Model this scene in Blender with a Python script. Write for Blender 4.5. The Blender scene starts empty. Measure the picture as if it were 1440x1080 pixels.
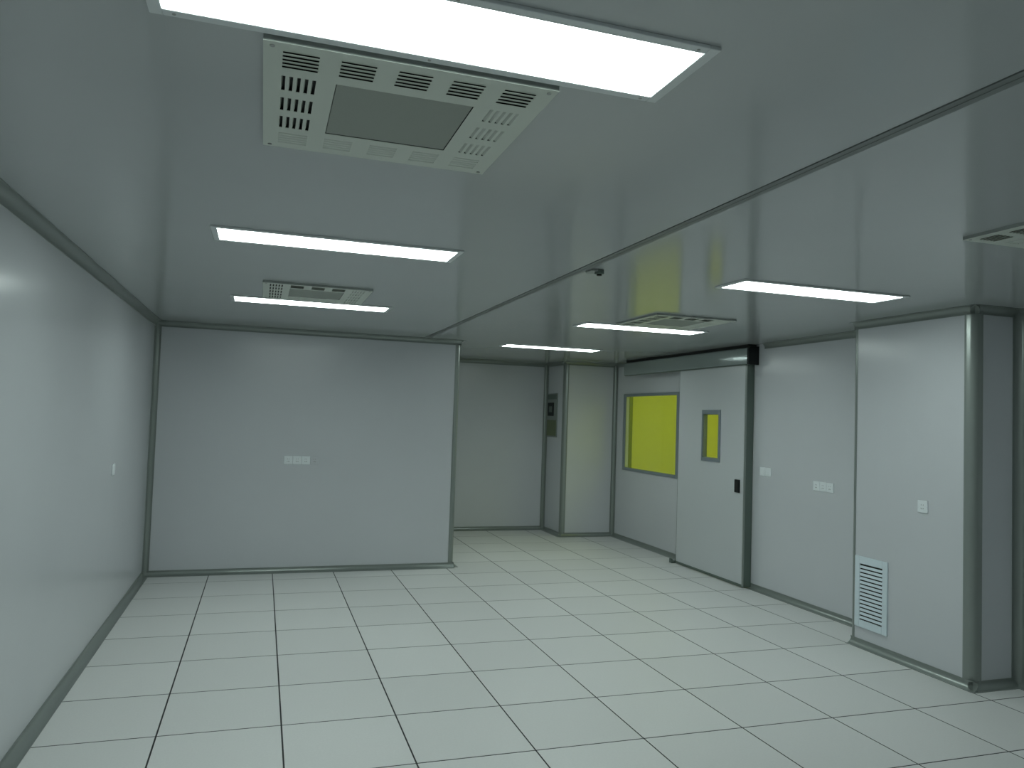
import bpy, bmesh, math, random
from mathutils import Vector, Matrix
random.seed(4)
S = bpy.context.scene
COL = S.collection

# ---------------------------------------------------------------- camera, world, exposure
cam_d = bpy.data.cameras.new('camera')
cam_d.sensor_width = 36
cam_d.lens = 36 * 1071.1 / 1440
cam_d.clip_start = .02
cam = bpy.data.objects.new('camera', cam_d)
cam.location = (0.4315, -4.2216, 1.6452)
cam.rotation_euler = (1.61577, -0.033314, -0.316463)
COL.objects.link(cam)
S.camera = cam

world = bpy.data.worlds.new('world')
world.use_nodes = True
world.node_tree.nodes['Background'].inputs[0].default_value = (0, 0, 0, 1)
world.node_tree.nodes['Background'].inputs[1].default_value = 0
S.world = world
S.view_settings.view_transform = 'Standard'
S.view_settings.look = 'None'
S.view_settings.gamma = 1
S.view_settings.exposure = 0.0
S.view_settings.use_curve_mapping = False
S.cycles.max_bounces = 12
S.cycles.diffuse_bounces = 8

LAMP_STRENGTH = 13.6
LAMP_COLOR = (0.86, 1.0, 0.955)
H = 2.485                     # ceiling height

# yellow light of the room behind the door
ld = bpy.data.lights.new('yellow_room_light', 'AREA')
ld.shape = 'RECTANGLE'; ld.size = 2.4; ld.size_y = 5.0
ld.energy = 41; ld.color = (0.88, 1.0, 0.035)
lo = bpy.data.objects.new('yellow_room_light', ld)
lo.location = (7.2, 4.2, 2.6)
COL.objects.link(lo)

# ---------------------------------------------------------------- materials
def nt_of(name):
    m = bpy.data.materials.new(name); m.use_nodes = True
    return m, m.node_tree, m.node_tree.nodes['Principled BSDF']

def mat(name, col, rough=.4, metal=0., spec=.5, var=0., bump=0., bscale=60., rvar=0., coat=0.):
    m, nt, b = nt_of(name)
    b.inputs['Base Color'].default_value = (*col, 1)
    b.inputs['Roughness'].default_value = rough
    b.inputs['Metallic'].default_value = metal
    b.inputs['Specular IOR Level'].default_value = spec
    if coat:
        b.inputs['Coat Weight'].default_value = coat
        b.inputs['Coat Roughness'].default_value = .08
    tc = nt.nodes.new('ShaderNodeTexCoord')
    if var:
        n = nt.nodes.new('ShaderNodeTexNoise'); n.inputs['Scale'].default_value = 1.3
        n.inputs['Detail'].default_value = 4
        nt.links.new(tc.outputs['Object'], n.inputs['Vector'])
        r = nt.nodes.new('ShaderNodeMapRange')
        r.inputs['From Min'].default_value = .3; r.inputs['From Max'].default_value = .7
        r.inputs['To Min'].default_value = 1 - var; r.inputs['To Max'].default_value = 1 + var
        nt.links.new(n.outputs['Fac'], r.inputs['Value'])
        mx = nt.nodes.new('ShaderNodeVectorMath'); mx.operation = 'SCALE'
        mx.inputs[0].default_value = col
        nt.links.new(r.outputs['Result'], mx.inputs['Scale'])
        nt.links.new(mx.outputs[0], b.inputs['Base Color'])
    if bump:
        n2 = nt.nodes.new('ShaderNodeTexNoise'); n2.inputs['Scale'].default_value = bscale
        nt.links.new(tc.outputs['Object'], n2.inputs['Vector'])
        bp = nt.nodes.new('ShaderNodeBump'); bp.inputs['Strength'].default_value = bump
        bp.inputs['Distance'].default_value = .002
        nt.links.new(n2.outputs['Fac'], bp.inputs['Height'])
        nt.links.new(bp.outputs[0], b.inputs['Normal'])
    return m

M = {}
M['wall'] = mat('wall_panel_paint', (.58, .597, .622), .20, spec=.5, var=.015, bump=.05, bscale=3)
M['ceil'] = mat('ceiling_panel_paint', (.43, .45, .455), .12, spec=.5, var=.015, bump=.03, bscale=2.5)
M['alu'] = mat('anodised_aluminium', (.255, .285, .268), .28, metal=.35, spec=.5)
M['alu_strip'] = mat('ceiling_strip_aluminium', (.16, .178, .172), .4)
M['lampframe'] = mat('lamp_frame_white', (.64, .67, .68), .35)
M['ac_white'] = mat('air_unit_enamel', (.56, .60, .54), .35)
M['ac_grey'] = mat('air_unit_filter_grey', (.29, .315, .28), .6, bump=.4, bscale=400)
M['ac_side'] = mat('air_unit_lip_grey', (.30, .33, .31), .4)
M['black'] = mat('cavity_shade_black', (.012, .014, .013), .7)  # flat black that paints the shade inside gaps and hollows
M['blackplastic'] = mat('black_plastic', (.010, .013, .014), .5, spec=.25)
M['rubber'] = mat('grey_green_rubber_seal', (.11, .145, .125), .5)
M['plastic'] = mat('white_switch_plastic', (.78, .82, .84), .3)
M['plastic_shade'] = mat('grey_socket_plastic', (.60, .63, .68), .3)
M['door'] = mat('door_leaf_paint', (.56, .585, .60), .27, var=.01)
M['winframe'] = mat('window_frame_grey', (.24, .28, .30), .35, metal=.2)
M['track'] = mat('track_cover_aluminium', (.38, .43, .43), .16, metal=.4)
M['grille'] = mat('wall_grille_enamel', (.66, .75, .80), .35)
M['yroom'] = mat('next_room_paint', (.7, .7, .7), .5)
M['panelbox'] = mat('control_panel_grey', (.20, .23, .21), .4)
M['panellow'] = mat('control_panel_olive', (.13, .16, .075), .45)
M['steel'] = mat('screw_steel', (.35, .36, .35), .35, metal=.8)
M['subfloor'] = mat('dark_tile_joint', (.02, .024, .022), .8)
M['tile_edge'] = mat('black_tile_edge', (.022, .027, .025), .5)

# floor tile: white antistatic laminate, small tone change from tile to tile
m, nt, b = nt_of('white_antistatic_tile')
oi = nt.nodes.new('ShaderNodeObjectInfo')
mr = nt.nodes.new('ShaderNodeMapRange'); mr.inputs['To Min'].default_value = .965; mr.inputs['To Max'].default_value = 1.03
nt.links.new(oi.outputs['Random'], mr.inputs['Value'])
tc = nt.nodes.new('ShaderNodeTexCoord')
ns = nt.nodes.new('ShaderNodeTexNoise'); ns.inputs['Scale'].default_value = 90; ns.inputs['Detail'].default_value = 6
nt.links.new(tc.outputs['Object'], ns.inputs['Vector'])
mr2 = nt.nodes.new('ShaderNodeMapRange'); mr2.inputs['To Min'].default_value = .95; mr2.inputs['To Max'].default_value = 1.05
nt.links.new(ns.outputs['Fac'], mr2.inputs['Value'])
mu = nt.nodes.new('ShaderNodeMath'); mu.operation = 'MULTIPLY'
nt.links.new(mr.outputs[0], mu.inputs[0]); nt.links.new(mr2.outputs[0], mu.inputs[1])
sc_ = nt.nodes.new('ShaderNodeVectorMath'); sc_.operation = 'SCALE'; sc_.inputs[0].default_value = (.70, .705, .695)
nt.links.new(mu.outputs[0], sc_.inputs['Scale']); nt.links.new(sc_.outputs[0], b.inputs['Base Color'])
b.inputs['Roughness'].default_value = .42
b.inputs['Specular IOR Level'].default_value = .4
M['tile'] = m

# lamp diffuser
m, nt, b = nt_of('lit_lamp_diffuser')
b.inputs['Base Color'].default_value = (.8, .8, .8, 1)
b.inputs['Emission Color'].default_value = (*LAMP_COLOR, 1)
b.inputs['Emission Strength'].default_value = LAMP_STRENGTH
M['lamp'] = m

# clear pane
m = bpy.data.materials.new('clear_pane'); m.use_nodes = True
nt = m.node_tree
nt.nodes.remove(nt.nodes['Principled BSDF'])
tr = nt.nodes.new('ShaderNodeBsdfTransparent'); tr.inputs[0].default_value = (.96, .98, .96, 1)
gl = nt.nodes.new('ShaderNodeBsdfGlossy'); gl.inputs['Roughness'].default_value = .03
mx = nt.nodes.new('ShaderNodeMixShader')
mx.inputs[0].default_value = .04; nt.links.new(tr.outputs[0], mx.inputs[1]); nt.links.new(gl.outputs[0], mx.inputs[2])
nt.links.new(mx.outputs[0], nt.nodes['Material Output'].inputs[0])
M['pane'] = m

# ---------------------------------------------------------------- mesh helpers
class MB:
    """collects boxes / prisms into one mesh; material slots by key"""
    def __init__(s): s.v = []; s.f = []; s.m = []; s.keys = []
    def _mi(s, k):
        if k not in s.keys: s.keys.append(k)
        return s.keys.index(k)
    def box(s, x0, x1, y0, y1, z0, z1, k):
        n = len(s.v); i = s._mi(k)
        s.v += [(x0,y0,z0),(x1,y0,z0),(x1,y1,z0),(x0,y1,z0),(x0,y0,z1),(x1,y0,z1),(x1,y1,z1),(x0,y1,z1)]
        for q in ((0,3,2,1),(4,5,6,7),(0,1,5,4),(1,2,6,5),(2,3,7,6),(3,0,4,7)):
            s.f.append(tuple(n+a for a in q)); s.m.append(i)
        return s
    def prism(s, prof, a, e1, e2, ax, length, k):
        """prof: list of (u,v); point = a + u*e1 + v*e2, extruded along ax*length"""
        a, e1, e2, ax = Vector(a), Vector(e1), Vector(e2), Vector(ax)
        n = len(s.v); N = len(prof); i = s._mi(k)
        for t in (0, length):
            for u, v in prof: s.v.append(tuple(a + e1*u + e2*v + ax*t))
        for j in range(N):
            s.f.append((n+j, n+(j+1) % N, n+N+(j+1) % N, n+N+j)); s.m.append(i)
        s.f.append(tuple(n+j for j in range(N))[::-1]); s.f.append(tuple(n+N+j for j in range(N))); s.m += [i, i]
        return s
    def cyl(s, c, r, ax, h, k, seg=20):
        ax = Vector(ax); e1 = ax.orthogonal().normalized(); e2 = ax.cross(e1)
        prof = [(r*math.cos(2*math.pi*t/seg), r*math.sin(2*math.pi*t/seg)) for t in range(seg)]
        return s.prism(prof, c, e1, e2, ax, h, k)
    def build(s, name, parent=None, bevel=0., loc=None, smooth=False, seg=2):
        me = bpy.data.meshes.new(name)
        off = Vector(loc) if loc else Vector((0, 0, 0))
        me.from_pydata([tuple(Vector(p) - off) for p in s.v], [], s.f)
        for k in s.keys: me.materials.append(M[k])
        for p, i in zip(me.polygons, s.m): p.material_index = i
        bm = bmesh.new(); bm.from_mesh(me)
        bmesh.ops.recalc_face_normals(bm, faces=bm.faces)
        if bevel:
            es = [e for e in bm.edges if len(e.link_faces) == 2 and e.calc_face_angle(0) > .9]
            bmesh.ops.bevel(bm, geom=es, offset=bevel, segments=seg, affect='EDGES', profile=.5, clamp_overlap=True)
        if smooth:
            for f in bm.faces: f.smooth = True
            for e in bm.edges:
                if len(e.link_faces) == 2 and e.calc_face_angle(0) > .6: e.smooth = False
        bm.to_mesh(me); bm.free()
        o = bpy.data.objects.new(name, me); COL.objects.link(o)
        o.location = off
        if parent: o.parent = parent
        return o

def tag(o, label=None, cat=None, group=None):
    if label: o['label'] = label
    if cat: o['category'] = cat
    if group: o['group'] = group
    return o
def struct(o, label=None):
    o['kind'] = 'structure'
    if label: o['label'] = label
    return o
def empty(name, loc, label, cat, group=None):
    o = bpy.data.objects.new(name, None); COL.objects.link(o); o.location = loc
    o.empty_display_size = .1
    return tag(o, label, cat, group)
def copy_tree(o, parent=None):
    c = o.copy(); COL.objects.link(c); c.parent = parent
    for ch in list(o.children): copy_tree(ch, c)
    return c

def grid_box(mb, axis, t0, t1, us, zs, holes, k):
    """slab normal to axis with rectangular holes; us, zs are break lists"""
    for i in range(len(us)-1):
        for j in range(len(zs)-1):
            um, zm = (us[i]+us[i+1])/2, (zs[j]+zs[j+1])/2
            if any(a < um < b and c < zm < d for a, b, c, d in holes): continue
            if axis == 'x': mb.box(t0, t1, us[i], us[i+1], zs[j], zs[j+1], k)
            elif axis == 'z': mb.box(us[i], us[i+1], zs[j], zs[j+1], t0, t1, k)
def ring_slab(axis, t0, t1, u0, u1, z0, z1, holes, k):
    mb = MB()
    us = sorted({u0, u1} | {h[0] for h in holes} | {h[1] for h in holes})
    zs = sorted({z0, z1} | {h[2] for h in holes} | {h[3] for h in holes})
    # merge columns: full-height strips where no hole
    for i in range(len(us)-1):
        um = (us[i]+us[i+1])/2
        hs = sorted([(h[2], h[3]) for h in holes if h[0] < um < h[1]])
        z = z0
        for a, b_ in hs + [(z1, z1)]:
            if a > z + 1e-6:
                if axis == 'x': mb.box(t0, t1, us[i], us[i+1], z, a, k)
                elif axis == 'z': mb.box(us[i], us[i+1], z, a, t0, t1, k)
            z = b_
    return mb

# ---------------------------------------------------------------- planes of the room
XL = -.60          # left wall
YB = 3.94          # back wall of the left bay
XP = 2.485         # end of that partition
YF = 6.54          # far wall of the recess
XC = 4.50          # side of far column
YC = 5.84          # front of far column
XRF = 5.31         # right wall, far section with window
XRN = 5.235        # right wall, near section
YJ = 0.645         # far end of the boxed-out column on the right
XB = 4.845         # its left face
YBX = -.43        # its near face
YR = -6.3          # rear wall behind camera
T = .05
R = .05

# floor: raised floor of single tiles
mb = MB(); mb.box(XL-T, XRF+.1, YR-T, YF+T, -.08, -.032, 'subfloor')
floor = struct(mb.build('floor'))
tm = MB()
g = .001; e = .0032
tm.box(-.3+g, .3-g, -.3+g, .3-g, -.03, -.0006, 'tile_edge')
tm.box(-.3+g+e, .3-g-e, -.3+g+e, .3-g-e, -.001, 0, 'tile')
tile0 = tm.build('floor_tile', floor, loc=(0, 0, 0))
first = True
for i in range(-1, 10):
    for j in range(-11, 11):
        x, y = (i+.5)*.6, (j+.5)*.6
        if x > 5.35 or y + .3 > 6.61: continue
        if y > YB + .3 and x < XP - .4: continue
        if x > XB + .2 and YBX + .4 < y < YJ - .2: continue
        if first: o = tile0; first = False
        else: o = tile0.copy(); COL.objects.link(o)
        o.location = (x, y, 0)

# ceiling with the aluminium joint strip
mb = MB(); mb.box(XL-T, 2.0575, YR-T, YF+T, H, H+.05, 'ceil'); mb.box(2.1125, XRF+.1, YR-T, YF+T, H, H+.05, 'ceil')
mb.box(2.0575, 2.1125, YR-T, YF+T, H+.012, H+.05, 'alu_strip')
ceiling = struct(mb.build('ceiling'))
mb = MB()
mb.box(2.060, 2.110, YR, YB-.04, H-.003, H+.012, 'alu_strip')
mb.box(2.082, 2.088, YR, YB-.04, H-.0045, H-.003, 'alu_strip')
struct(mb.build('trim_1', bevel=.001), 'grey aluminium strip covering the long ceiling joint')

# walls
def wall(name, *b_, k='wall'):
    mb = MB(); mb.box(*b_, k); return struct(mb.build(name))
wall('wall_left', XL-T, XL, YR, YB+T, 0, H)
wall('wall_back', XL, XP-R, YB, YB+T, 0, H)
wall('wall_recess_side', XP-T, XP, YB+R, YF, 0, H)
wall('wall_far', XP-T, XC+T, YF, YF+T, 0, H)
wall('wall_column_side', XC, XC+T, YC+R, YF, 0, H)
wall('wall_column_front', XC+R, XRF+T, YC, YC+T, 0, H)
wall('wall_right_box_side', XB, XB+T, YBX+.06, YJ-.03, 0, H)
wall('wall_right_box_front', XB+.06, XRN+T, YBX, YBX+T, 0, H)
wall('wall_right_box_back', XB+.03, XRN, YJ-T, YJ, 0, H)
wall('wall_right_rear', XRN, XRN+T, YR, YBX, 0, H)
wall('wall_rear', XL, XRN+T, YR-T, YR, 0, H)
# right wall near section with the doorway behind the leaf
DY0, DY1, DZ = 2.62, 3.78, 2.15
struct(ring_slab('x', XRN, XRN+.075, YJ-T, 3.80, 0, H, [(DY0, DY1-.02, 0, DZ)], 'wall').build('wall_right_near'))
# right wall far section with the window
WY0, WY1, WZ0, WZ1 = 4.09, 5.51, .995, 2.02
struct(ring_slab('x', XRF, XRF+.045, 3.80, YC+T, 0, H, [(WY0, WY1, WZ0, WZ1)], 'wall').build('wall_right_far'))
# reveal of the doorway
mb = MB(); mb.box(XRN+.001, XRN+.09, DY0-.02, DY0, 0, DZ, 'alu').box(XRN+.001, XRN+.09, DY1-.02, DY1, 0, DZ, 'alu').box(XRN+.001, XRN+.09, DY0-.02, DY1, DZ, DZ+.02, 'alu')
struct(mb.build('trim_2'), 'grey aluminium lining of the doorway')

# the yellow-lit room behind
X2, Y2 = 9.2, 7.4
wall('wall_next_room_end', XRF+.046, X2, Y2, Y2+T, 0, 2.7, k='yroom')
wall('wall_next_room_right', X2, X2+T, 1.2, Y2+T, 0, 2.7, k='yroom')
wall('wall_next_room_near', XRF+.10, X2, 1.2, 1.2+T, 0, 2.7, k='yroom')
wall('floor_next_room', XRF+.10, X2, 1.2, Y2+T, -.05, -.001, k='yroom')
wall('ceiling_next_room', XRF+.07, X2+T, 1.2, Y2+T, 2.7, 2.75, k='yroom')
wall('wall_next_room_left', XRF+.046, XRF+.075, YC+T, Y2, 0, 2.7, k='yroom')

# ---------------------------------------------------------------- coved trims
def cove_prof(r=.048, lip=.006, n=8):
    p = [(0, 0), (r+lip, 0), (r+lip, .003), (r, .003)]
    for t in range(1, n):
        a = math.pi/2*t/n
        p.append((r - r*math.sin(a) + .003*0, r - r*math.cos(a)))
    # keep the hollow arc just off the walls
    p = [(max(u, 0), max(v, 0)) for u, v in p]
    p += [(.003, r), (.003, r+lip), (0, r+lip)]
    return p
trim_n = [2]
def cove(a, e1, e2, ax, L, name=None, label=None, r=.048, cut=None):
    mb = MB(); mb.prism(cove_prof(r), a, e1, e2, ax, L, 'alu')
    if name is None:
        trim_n[0] += 1; name = 'trim_%d' % trim_n[0]
    return struct(mb.build(name, smooth=True), label)
def rounded(cx, cy, sx, sy, z0, z1, label, r=R):
    """convex corner post: solid corner at (cx,cy), body towards +sx,+sy"""
    mb = MB(); n = 10
    prof = [(r+.004, -.003), (r, -.003)]
    prof = []
    for t in range(n+1):
        a = math.pi/2*t/n
        prof.append((r - r*math.sin(a), r - r*math.cos(a)))
    prof = [(r+.012, -.0035), (r-.002, -.0035)] + prof[1:-1] + [(-.0035, r-.002), (-.0035, r+.012), (.02, r+.012), (.02, .02), (r+.012, .02)]
    mb.prism(prof, (cx, cy, z0), (sx, 0, 0), (0, sy, 0), (0, 0, 1), z1-z0, 'alu')
    trim_n[0] += 1
    return struct(mb.build('trim_%d' % trim_n[0], smooth=True), label)
UP, DN = (0, 0, 1), (0, 0, -1)
X_, NX, Y_, NY = (1, 0, 0), (-1, 0, 0), (0, 1, 0), (0, -1, 0)
# baseboards (hollow coves)
cove((XL, YR, 0), X_, UP, Y_, YB-YR, 'baseboard_left')
cove((XL, YB, 0), NY, UP, X_, XP-XL+.004, 'baseboard_back')
cove((XP, YB-.0, 0), X_, UP, Y_, YF-YB, 'baseboard_recess_side')
cove((XP, YF, 0), NY, UP, X_, XC-XP, 'baseboard_far')
cove((XC, YC-.03, 0), NX, UP, Y_, YF-YC+.03, 'baseboard_column_side')
cove((XC-.03, YC, 0), NY, UP, X_, XRF-XC+.03, 'baseboard_column_front')
cove((XRF, 3.93, 0), NX, UP, Y_, YC-3.93, 'baseboard_right_far')
cove((XRN, YJ, 0), NX, UP, Y_, 2.49-YJ, 'baseboard_right_near')
cove((XB, YBX-.04, 0), NX, UP, Y_, YJ-YBX+.03, 'baseboard_right_box_side')
cove((XB-.04, YBX, 0), NY, UP, X_, XRN-XB+.04, 'baseboard_right_box_front')
cove((XRN, YR, 0), NX, UP, Y_, YBX-YR, 'baseboard_right_rear')
# ceiling coves
cove((XL, YR, H), X_, DN, Y_, YB-YR, label='grey coved trim where the left wall meets the ceiling')
cove((XL, YB, H), NY, DN, X_, XP-XL+.004, label='grey coved trim along the top of the back wall')
cove((XP, YB, H), X_, DN, Y_, YF-YB)
cove((XP, YF, H), NY, DN, X_, XC-XP, label='grey coved trim along the top of the far recess wall')
cove((XC, YC-.03, H), NX, DN, Y_, YF-YC+.03)
cove((XC-.03, YC, H), NY, DN, X_, XRF-XC+.03)
cove((XRF, 5.27, H), NX, DN, Y_, YC-5.27)
cove((XRN, YJ, H), NX, DN, Y_, 2.30-YJ, label='grey coved trim above the right wall beside the sliding door')
cove((XB, YBX-.04, H), NX, DN, Y_, YJ-YBX+.03)
cove((XB-.04, YBX, H), NY, DN, X_, XRN-XB+.04)
cove((XRN, YR, H), NX, DN, Y_, YBX-YR)
# vertical inside corners
cove((XL, YB, 0), X_, NY, UP, H, label='grey coved trim in the corner of left wall and back wall')
cove((XP, YF, 0), X_, NY, UP, H)
cove((XC, YF, 0), NX, NY, UP, H, label='grey coved trim in the corner of the far recess')
cove((XRF, YC, 0), NX, NY, UP, H, label='grey coved trim in the corner left of the yellow window')
cove((XRN, YBX, 0), NX, NY, UP, H, label='grey coved trim in the corner at the right edge of the picture')
# convex corners
rounded(XP, YB, -1, 1, 0, H, 'rounded aluminium post on the free end of the back wall')
rounded(XC, YC, 1, 1, 0, H, 'rounded aluminium post on the corner of the far column')
rounded(XB, YBX, 1, 1, 0, H, 'rounded glossy aluminium post on the near corner of the boxed-out wall', r=.06)
rounded(XB, YJ, 1, -1, 0, H, 'rounded aluminium post on the far corner of the boxed-out wall', r=.035)

# ---------------------------------------------------------------- window
mb = ring_slab('x', XRF-.014, XRF-.001, WY0-.06, WY1+.06, WZ0-.022, WZ1+.02, [(WY0+.02, WY1-.02, WZ0+.02, WZ1-.02)], 'winframe')
win = struct(mb.build('window_1', bevel=.003), 'wide window lit yellow from behind in the right wall')
mb = MB(); a = .02
mb.box(XRF-.001, XRF+.044, WY0, WY0+.012, WZ0, WZ1, 'wall').box(XRF-.001, XRF+.044, WY1-.012, WY1, WZ0, WZ1, 'wall')
mb.box(XRF-.001, XRF+.044, WY0+.012, WY1-.012, WZ0, WZ0+.012, 'wall').box(XRF-.001, XRF+.044, WY0+.012, WY1-.012, WZ1-.012, WZ1, 'wall')
mb.build('window_lining', win)
for xx in (XRF+.004, XRF+.034):
    MB().box(xx, xx+.006, WY0+.012, WY1-.012, WZ0+.012, WZ1-.012, 'pane').build('pane', win)
# corner trim of the room behind, seen through the window
STX = 6.340
mb = MB(); mb.box(STX-.03, STX+.03, Y2-.03, Y2, 0, 2.7, 'winframe')
struct(mb.build('trim_40', bevel=.004), 'narrow dark upright on the yellow wall seen through the window')

# ---------------------------------------------------------------- sliding door
LX0, LX1 = 5.145, 5.190
LY0, LY1, LZ0, LZ1 = 2.475, 3.782, .012, 2.33
GY0, GY1, GZ0, GZ1 = 2.95, 3.256, 1.28, 1.765
door = struct(ring_slab('x', LX0, LX1, LY0, LY1, LZ0+.02, LZ1, [(GY0, GY1, GZ0, GZ1)], 'door').build('door_1'),
              'pale grey sliding door leaf with a small yellow vision window')
mb = ring_slab('x', LX0-.010, LX0-.0005, GY0-.036, GY1+.022, GZ0-.037, GZ1+.046, [(GY0, GY1, GZ0, GZ1)], 'winframe')
wf = mb.build('window_frame', door, bevel=.002)
mb = MB(); mb.box(LX0-.001, LX1+.004, GY0, GY0+.006, GZ0, GZ1, 'winframe').box(LX0-.001, LX1+.004, GY1-.006, GY1, GZ0, GZ1, 'winframe')
mb.box(LX0-.001, LX1+.004, GY0, GY1, GZ0, GZ0+.006, 'winframe').box(LX0-.001, LX1+.004, GY0, GY1, GZ1-.006, GZ1, 'winframe')
mb.build('window_lining', door)
MB().box(LX0+.02, LX0+.026, GY0+.006, GY1-.006, GZ0+.006, GZ1-.006, 'pane').build('pane', door)
mb = MB(); mb.box(LX0+.002, XRN-.006, LY0-.022, LY0-.0005, LZ0, LZ1, 'rubber')
mb.box(LX0-.006, LX0+.002, LY0-.022, LY0+.004, LZ0, LZ1, 'alu')
mb.build('edge_seal', door)
mb = MB(); mb.box(LX0-.004, LX1+.004, LY0, LY1, LZ0-.004, LZ0+.02, 'rubber'); mb.build('bottom_seal', door)
mb = MB(); mb.box(LX0+.003, LX1-.003, LY1+.0005, LY1+.012, LZ0, LZ1, 'rubber'); mb.build('edge_seal', door)
mb = MB(); mb.box(LX0-.016, LX0-.0005, 2.540, 2.625, .955, 1.09, 'blackplastic')
hd = mb.build('handle', door, bevel=.006)
hd['label'] = 'black oblong pull handle'
mb = MB(); mb.box(LX0-.019, LX0-.016, 2.562, 2.603, .98, 1.065, 'black'); mb.build('finger_recess', hd, bevel=.001)
# floor guide at the left foot of the door
gd = MB(); gd.box(LX0-.05, XRF-.06, 3.80, 3.85, 0.0005, .03, 'rubber').box(LX0-.05, LX0-.03, 3.80, 3.85, .03, .05, 'rubber')
tag(gd.build('floor_guide', bevel=.003), 'small dark floor guide at the left foot of the sliding door', 'door guide')

# door track with rounded cover
tk = empty('door_track', (5.15, 3.8, 2.30), 'long aluminium track box over the sliding door with black end', 'door track')
TX = 5.115
prof = [(0, 0), (0, .145), (.012, .155), (.16, .155), (.16, 0)]
n = 6
prof = [(.112, 0), (.112, .175)]
for t in range(n+1):
    a = math.pi/2*t/n; prof.append((.03 - .03*math.sin(a), .145 + .03*math.cos(a)))
for t in range(n+1):
    a = math.pi/2*t/n; prof.append((.012 - .012*math.cos(a), .012 - .012*math.sin(a)))
def track_piece(y0, y1, name, k, grow=0.):
    mb = MB()
    c = (.056, .088)
    pr = [((u-c[0])*(1+grow)+c[0], (v-c[1])*(1+grow)+c[1]) for u, v in prof]
    mb.prism(pr, (TX, y0, 2.280), (1, 0, 0), (0, 0, 1), (0, 1, 0), y1-y0, k)
    o = mb.build(name, smooth=True); o.parent = tk
    o.matrix_parent_inverse = Matrix.Translation(-Vector(tk.location))
    return o
track_piece(2.42, 5.20, 'track_cover', 'track')
track_piece(2.385, 2.42, 'end_cap', 'blackplastic', .06)['label'] = 'black plastic end cap'
track_piece(5.20, 5.215, 'end_cap', 'track', .01)
mb = MB(); mb.box(TX+.02, XRN-.004, 2.43, 5.19, 2.4555, H-.001, 'black')  # solid black box stands in for the shadow between cover and ceiling
o = mb.build('top_gap_shade', tk); o.matrix_parent_inverse = Matrix.Translation(-Vector(tk.location)); o['label'] = 'black filler painted as the shade above the cover'
mb = MB(); mb.box(TX+.002, TX+.02, 2.45, 5.19, 2.272, 2.2795, 'rubber')
o = mb.build('lower_lip', tk); o.matrix_parent_inverse = Matrix.Translation(-Vector(tk.location))

# ---------------------------------------------------------------- ceiling lamps
def make_lamp():
    t = empty('ceiling_lamp', (0, 0, H), 'x', 'lamp')
    mb = ring_slab('z', -.009, 0, -.60, .60, -.152, .152, [(-.572, .572, -.124, .124)], 'lampframe')
    mb.build('lamp_frame', t, bevel=.002)
    MB().box(-.572, .572, -.124, .124, -.0075, -.002, 'lamp').build('diffuser', t)
    for sx in (-.55, 0, .55):
        for sy in (-.138, .138):
            MB().cyl((sx, sy, -.0105), .004, (0, 0, 1), .002, 'steel', 10).build('screw', t)
    return t
LG = 'lit flat panel lamps on the ceiling'
lamp0 = make_lamp()
lamps = [(.765, -2.63, 'lit flat panel lamp cut by the top edge of the picture, nearest and largest'),
         (.765, -.355, 'lit panel lamp on the left ceiling, second from the camera'),
         (.765, 1.87, 'lit panel lamp in front of the back wall, just behind the smaller ceiling air unit'),
         (3.61, -.375, 'lit panel lamp nearest the right wall box, largest of the right-hand three'),
         (3.61, 1.865, 'lit panel lamp on the right ceiling near the sliding door, middle of the right-hand three'),
         (3.61, 4.09, 'lit panel lamp farthest away, at the mouth of the far recess'),
         (.765, -4.88, 'added lit panel lamp, unseen behind the camera')]  # extra lamp added out of view, helps set the overall brightness
for i, (x, y, lb) in enumerate(lamps):
    o = lamp0 if i == 0 else copy_tree(lamp0)
    o.location = (x, y, H); o['label'] = lb; o['group'] = LG

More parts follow.
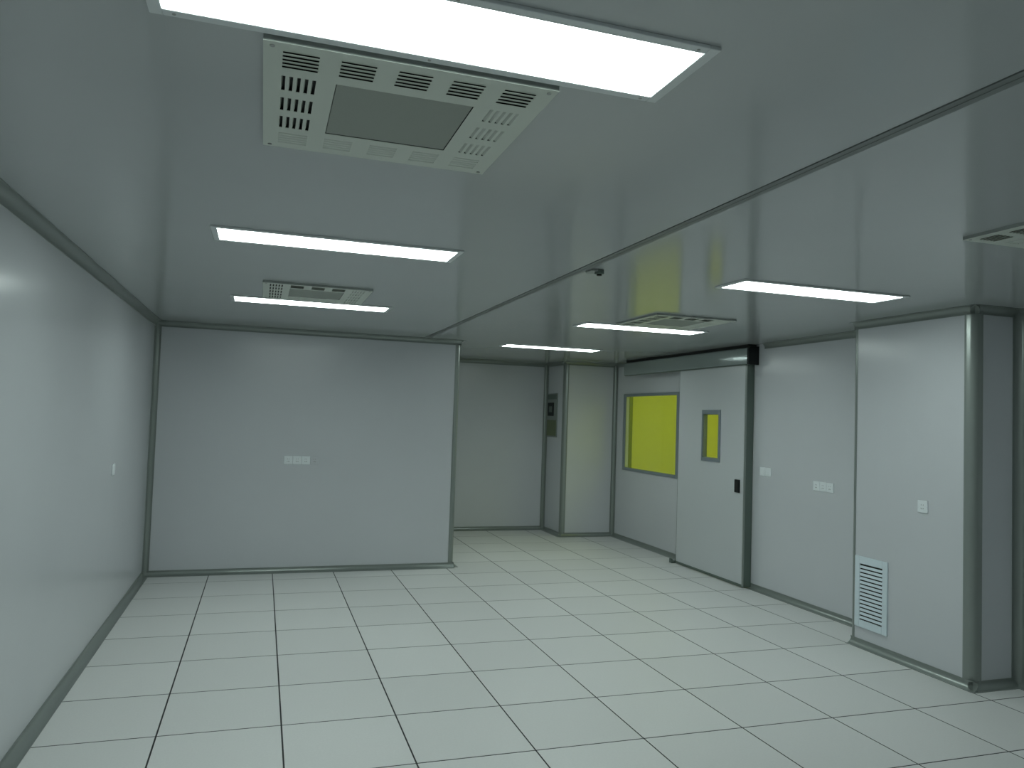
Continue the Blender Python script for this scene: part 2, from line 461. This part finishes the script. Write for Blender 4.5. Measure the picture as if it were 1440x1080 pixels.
# ---------------------------------------------------------------- ceiling air units
def make_ac(corner_across=True, hood_left=False):
    t = empty('ceiling_air_unit', (0, 0, H), 'x', 'air unit')
    P = .355; D = .0145
    pos = [-.3095 + .1345*i + .0195 for i in range(5)]
    pos = [-.27, -.1365, 0., .134, .267]
    hw, hh = .0415, .044
    holes = []
    groups = []
    for i in range(5):
        for j in range(5):
            if i in (0, 4) or j in (0, 4):
                horiz = j in (0, 4) and (corner_across or i in (1, 2, 3))
                cx, cy = pos[i], pos[j]
                holes.append((cx-hw, cx+hw, cy-hh, cy+hh)); groups.append((i, j, cx, cy, horiz))
    holes.append((-.18, .18, -.18, .18))
    mb = ring_slab('z', -D, -D+.001, -P, P, -P, P, holes, 'ac_white')
    mb.build('face_plate', t)
    mb = MB()
    mb.box(-P, P, -P, -P+.003, -D+.001, 0, 'ac_side').box(-P, P, P-.003, P, -D+.001, 0, 'ac_side')
    mb.box(-P, -P+.003, -P+.003, P-.003, -D+.001, 0, 'ac_side').box(P-.003, P, -P+.003, P-.003, -D+.001, 0, 'ac_side')
    mb.build('side_lip', t)
    mb = MB(); mb.box(-P+.003, P-.003, -P+.003, P-.003, -.002, -.0002, 'black'); mb.build('cavity_shade_plate', t)  # black sheet paints the unlit depth behind the slits
    mb = MB(); mb.box(-.178, .178, -.178, .178, -D+.002, -D+.006, 'ac_grey')
    cp = mb.build('filter_plate', t, bevel=.001); cp['label'] = 'grey square filter plate in the middle'
    for i, j, cx, cy, horiz in groups:
        # five slits and four flush bars; front slits are hooded, the others have a tab bent inwards
        mb = MB()
        n0, wid, lng = (cy-hh, 2*hh, hw) if horiz else (cx-hw, 2*hw, hh)
        slit = .0105 if horiz else .0092
        bar = (wid - 5*slit)/4
        if horiz: A = lambda p: (cx-hw, p, -D); e1, ax = (0, 1, 0), (1, 0, 0)
        else: A = lambda p: (p, cy-hh, -D); e1, ax = (1, 0, 0), (0, 1, 0)
        for q in range(5):
            s0 = n0 + q*(slit+bar); s1 = s0 + slit
            if q < 4:
                if horiz: mb.box(cx-hw, cx+hw, s1, s1+bar, -D, -D+.001, 'ac_white')
                else: mb.box(s1, s1+bar, cy-hh, cy+hh, -D, -D+.001, 'ac_white')
            if horiz and j == 0:
                mb.prism([(0, 0), (0, .0006), (-slit, -.0036), (-slit, -.0042)], A(s1), e1, (0, 0, 1), ax, 2*lng, 'ac_white')
            elif hood_left and not horiz and i == 0:
                mb.prism([(0, 0), (0, .0006), (-slit, -.0036), (-slit, -.0042)], A(s1), e1, (0, 0, 1), ax, 2*lng, 'ac_white')
            elif (horiz and j == 4) or (not horiz and i == 4):
                mb.prism([(0, 0), (0, .0007), (-slit, .0087), (-slit, .008)], A(s1), e1, (0, 0, 1), ax, 2*lng, 'ac_white')
            else:
                mb.prism([(0, 0), (0, .0007), (.003, .0107), (.003, .010)], A(s0), e1, (0, 0, 1), ax, 2*lng, 'ac_white')
        mb.build('louvre', t)
    for sx in (-.335, .335):
        for sy in (-.335, .335):
            MB().cyl((sx, sy, -D-.002), .006, (0, 0, 1), .003, 'steel', 10).build('screw', t)
    return t
ac0 = make_ac()
ac_b = make_ac(False)
ac_c = make_ac(False, True)
acs = [(.750, -2.105, 0, 'white square slotted air unit with grey centre, nearest, beside the big lamp'),
       (.750, 1.295, 0, 'small distant slotted air unit on the left ceiling, overlapped by a lamp'),
       (3.61, 1.295, 0, 'slotted air unit on the right ceiling near the sliding door, with yellow glow on it'),
       (3.60, -2.10, 0, 'white slotted air unit cut by the right edge of the picture')]
for i, (x, y, r, lb) in enumerate(acs):
    o = ac0 if i == 0 else ac_b if i == 1 else ac_c if i == 2 else copy_tree(ac_c)
    o.location = (x, y, H); o.rotation_euler = (0, 0, math.radians(r)); o['label'] = lb; o['group'] = 'slotted air units on the ceiling'

# small sensor beside the ceiling strip
t = empty('ceiling_sensor', (2.165, -.36, H), 'small dark sensor with grey bracket beside the ceiling strip', 'sensor')
mb = MB(); mb.box(-.048, .005, -.03, .05, -.012, 0, 'alu'); mb.build('bracket', t, bevel=.003)
mb = MB(); mb.cyl((.01, -.01, -.024), .026, (0, 0, 1), .024, 'rubber', 20); mb.build('sensor_body', t, bevel=.003, smooth=True)
mb = MB(); mb.cyl((.01, -.01, -.033), .014, (0, 0, 1), .010, 'blackplastic', 16); mb.build('lens', t, bevel=.002, smooth=True)

# ---------------------------------------------------------------- wall plates
# built in a local frame: x right, z up, facing -y; rotated onto its wall
def plate_switch(n=1):
    t = empty('wall_plate', (0, 0, 0), 'x', 'switch')
    MB().box(-.042, .042, -.009, -.0005, -.042, .042, 'plastic').build('cover_plate', t, bevel=.003)
    MB().box(-.026, .026, -.0125, -.0088, -.029, .029, 'plastic').build('rocker', t, bevel=.0015)
    return t
def plate_socket(key='plastic'):
    t = empty('power_socket', (0, 0, 0), 'x', 'socket')
    MB().box(-.042, .042, -.009, -.0005, -.042, .042, key).build('cover_plate', t, bevel=.003)
    MB().box(-.029, .029, -.0105, -.0088, -.029, .029, key).build('socket_face', t, bevel=.001)
    mb = MB()
    mb.box(-.010, -.008, -.0108, -.0104, .006, .016, 'black').box(.008, .010, -.0108, -.0104, .006, .016, 'black')
    mb.prism([(-.0012, -.005), (.0012, -.005), (.0012, .005), (-.0012, .005)], (-.010, -.0108, -.014), (.866, 0, .5), (-.5, 0, .866), (0, 1, 0), .0004, 'black')
    mb.prism([(-.0012, -.005), (.0012, -.005), (.0012, .005), (-.0012, .005)], (.010, -.0108, -.014), (.866, 0, -.5), (.5, 0, .866), (0, 1, 0), .0004, 'black')
    mb.box(-.0012, .0012, -.0108, -.0104, -.018, -.008, 'black')
    mb.build('pin_holes', t)
    return t
def put(o, loc, rz, label, group=None, name=None):
    o.location = loc; o.rotation_euler = (0, 0, math.radians(rz)); o['label'] = label
    if group: o['group'] = group
    if name: o.name = name
    return o
soc = plate_socket()
names = ['leftmost', 'second from the left', 'third from the left']
G1 = 'row of plates on the back wall'
for i in range(3):
    o = soc if i == 0 else copy_tree(soc)
    put(o, (.705 + .0875*i, YB, 1.142), 0, 'white socket on the back wall, %s of the four plates' % names[i], G1)
g = plate_socket('wall')
put(g, (.705 + .0875*3, YB, 1.142), 0, 'grey socket on the back wall, rightmost and dullest of the four plates', G1)
sw = plate_switch(); sw.name = 'light_switch'
put(sw, (XRN, 2.29, 1.195), -90, 'white light switch right of the sliding door, the one nearer the door', 'pair of switches beside the sliding door')
o = copy_tree(sw); put(o, (XRN, 2.20, 1.195), -90, 'white light switch right of the sliding door, the one farther from the door', 'pair of switches beside the sliding door')
names = ['nearest the door', 'middle one', 'nearest the boxed-out wall']
for i in range(3):
    o = copy_tree(soc); put(o, (XRN, 1.505 - .0875*i, 1.125), -90, 'white socket of the three between door and boxed-out wall, %s' % names[i], 'row of three sockets on the right wall')
o = copy_tree(soc); put(o, (XB, -.035, 1.125), -90, 'single white power socket on the boxed-out wall above and right of the grille')
o = copy_tree(sw); put(o, (XL, 2.06, 1.17), 90, 'single light switch on the left wall')

# ---------------------------------------------------------------- return air grille on the box
t = empty('return_air_grille', (XB, .43, .412), 'white slatted return air grille low on the boxed-out wall', 'grille')
def bx(mb, *a): return mb.box(*a)
gy0, gy1, gz0, gz1 = -.16, .16, -.268, .268
iy0, iy1, iz0, iz1 = -.112, .112, -.212, .212
mb = ring_slab('x', -.012, -.0005, gy0, gy1, gz0, gz1, [(iy0, iy1, iz0, iz1)], 'grille'); mb.build('grille_frame', t, bevel=.003)
MB().box(-.003, -.0006, iy0, iy1, iz0, iz1, 'black').build('back_plate', t)
NS = 14; pitch = (iz1-iz0)/(NS+.45)
sm = MB(); sm.prism([(-.0125, -.0095), (-.0115, -.0105), (-.0035, .0070), (-.0045, .0080)], (0, iy0+.001, 0), (1, 0, 0), (0, 0, 1), (0, 1, 0), iy1-iy0-.002, 'grille')
sl = sm.build('slat', t)
for i in range(NS):
    o = sl
    if i: o = sl.copy(); COL.objects.link(o); o.parent = t
    o.location = (0, 0, iz0 + pitch*(i+.72))

# ---------------------------------------------------------------- control panel on the column side in the recess
t = empty('control_panel', (XC, 6.30, 1.39), 'grey wall control panel with dark display, on the column side in the far recess', 'control panel')
MB().box(-.016, -.0005, -.215, .17, 0, .64, 'panelbox').build('housing', t, bevel=.004)
MB().box(-.020, -.0155, -.205, .16, .02, .25, 'panellow').build('lower_cover', t, bevel=.002)['label'] = 'olive lower cover'
MB().box(-.019, -.0155, -.205, .16, .555, .625, 'rubber').build('header', t, bevel=.001)
d = MB().box(-.026, -.0155, -.10, .125, .31, .505, 'blackplastic').build('display', t, bevel=.004); d['label'] = 'black display'
MB().box(-.028, -.026, -.05, .07, .365, .45, 'rubber').build('screen', d, bevel=.001)

# front of the tiled floor ends under the trims; nothing else stands in the room
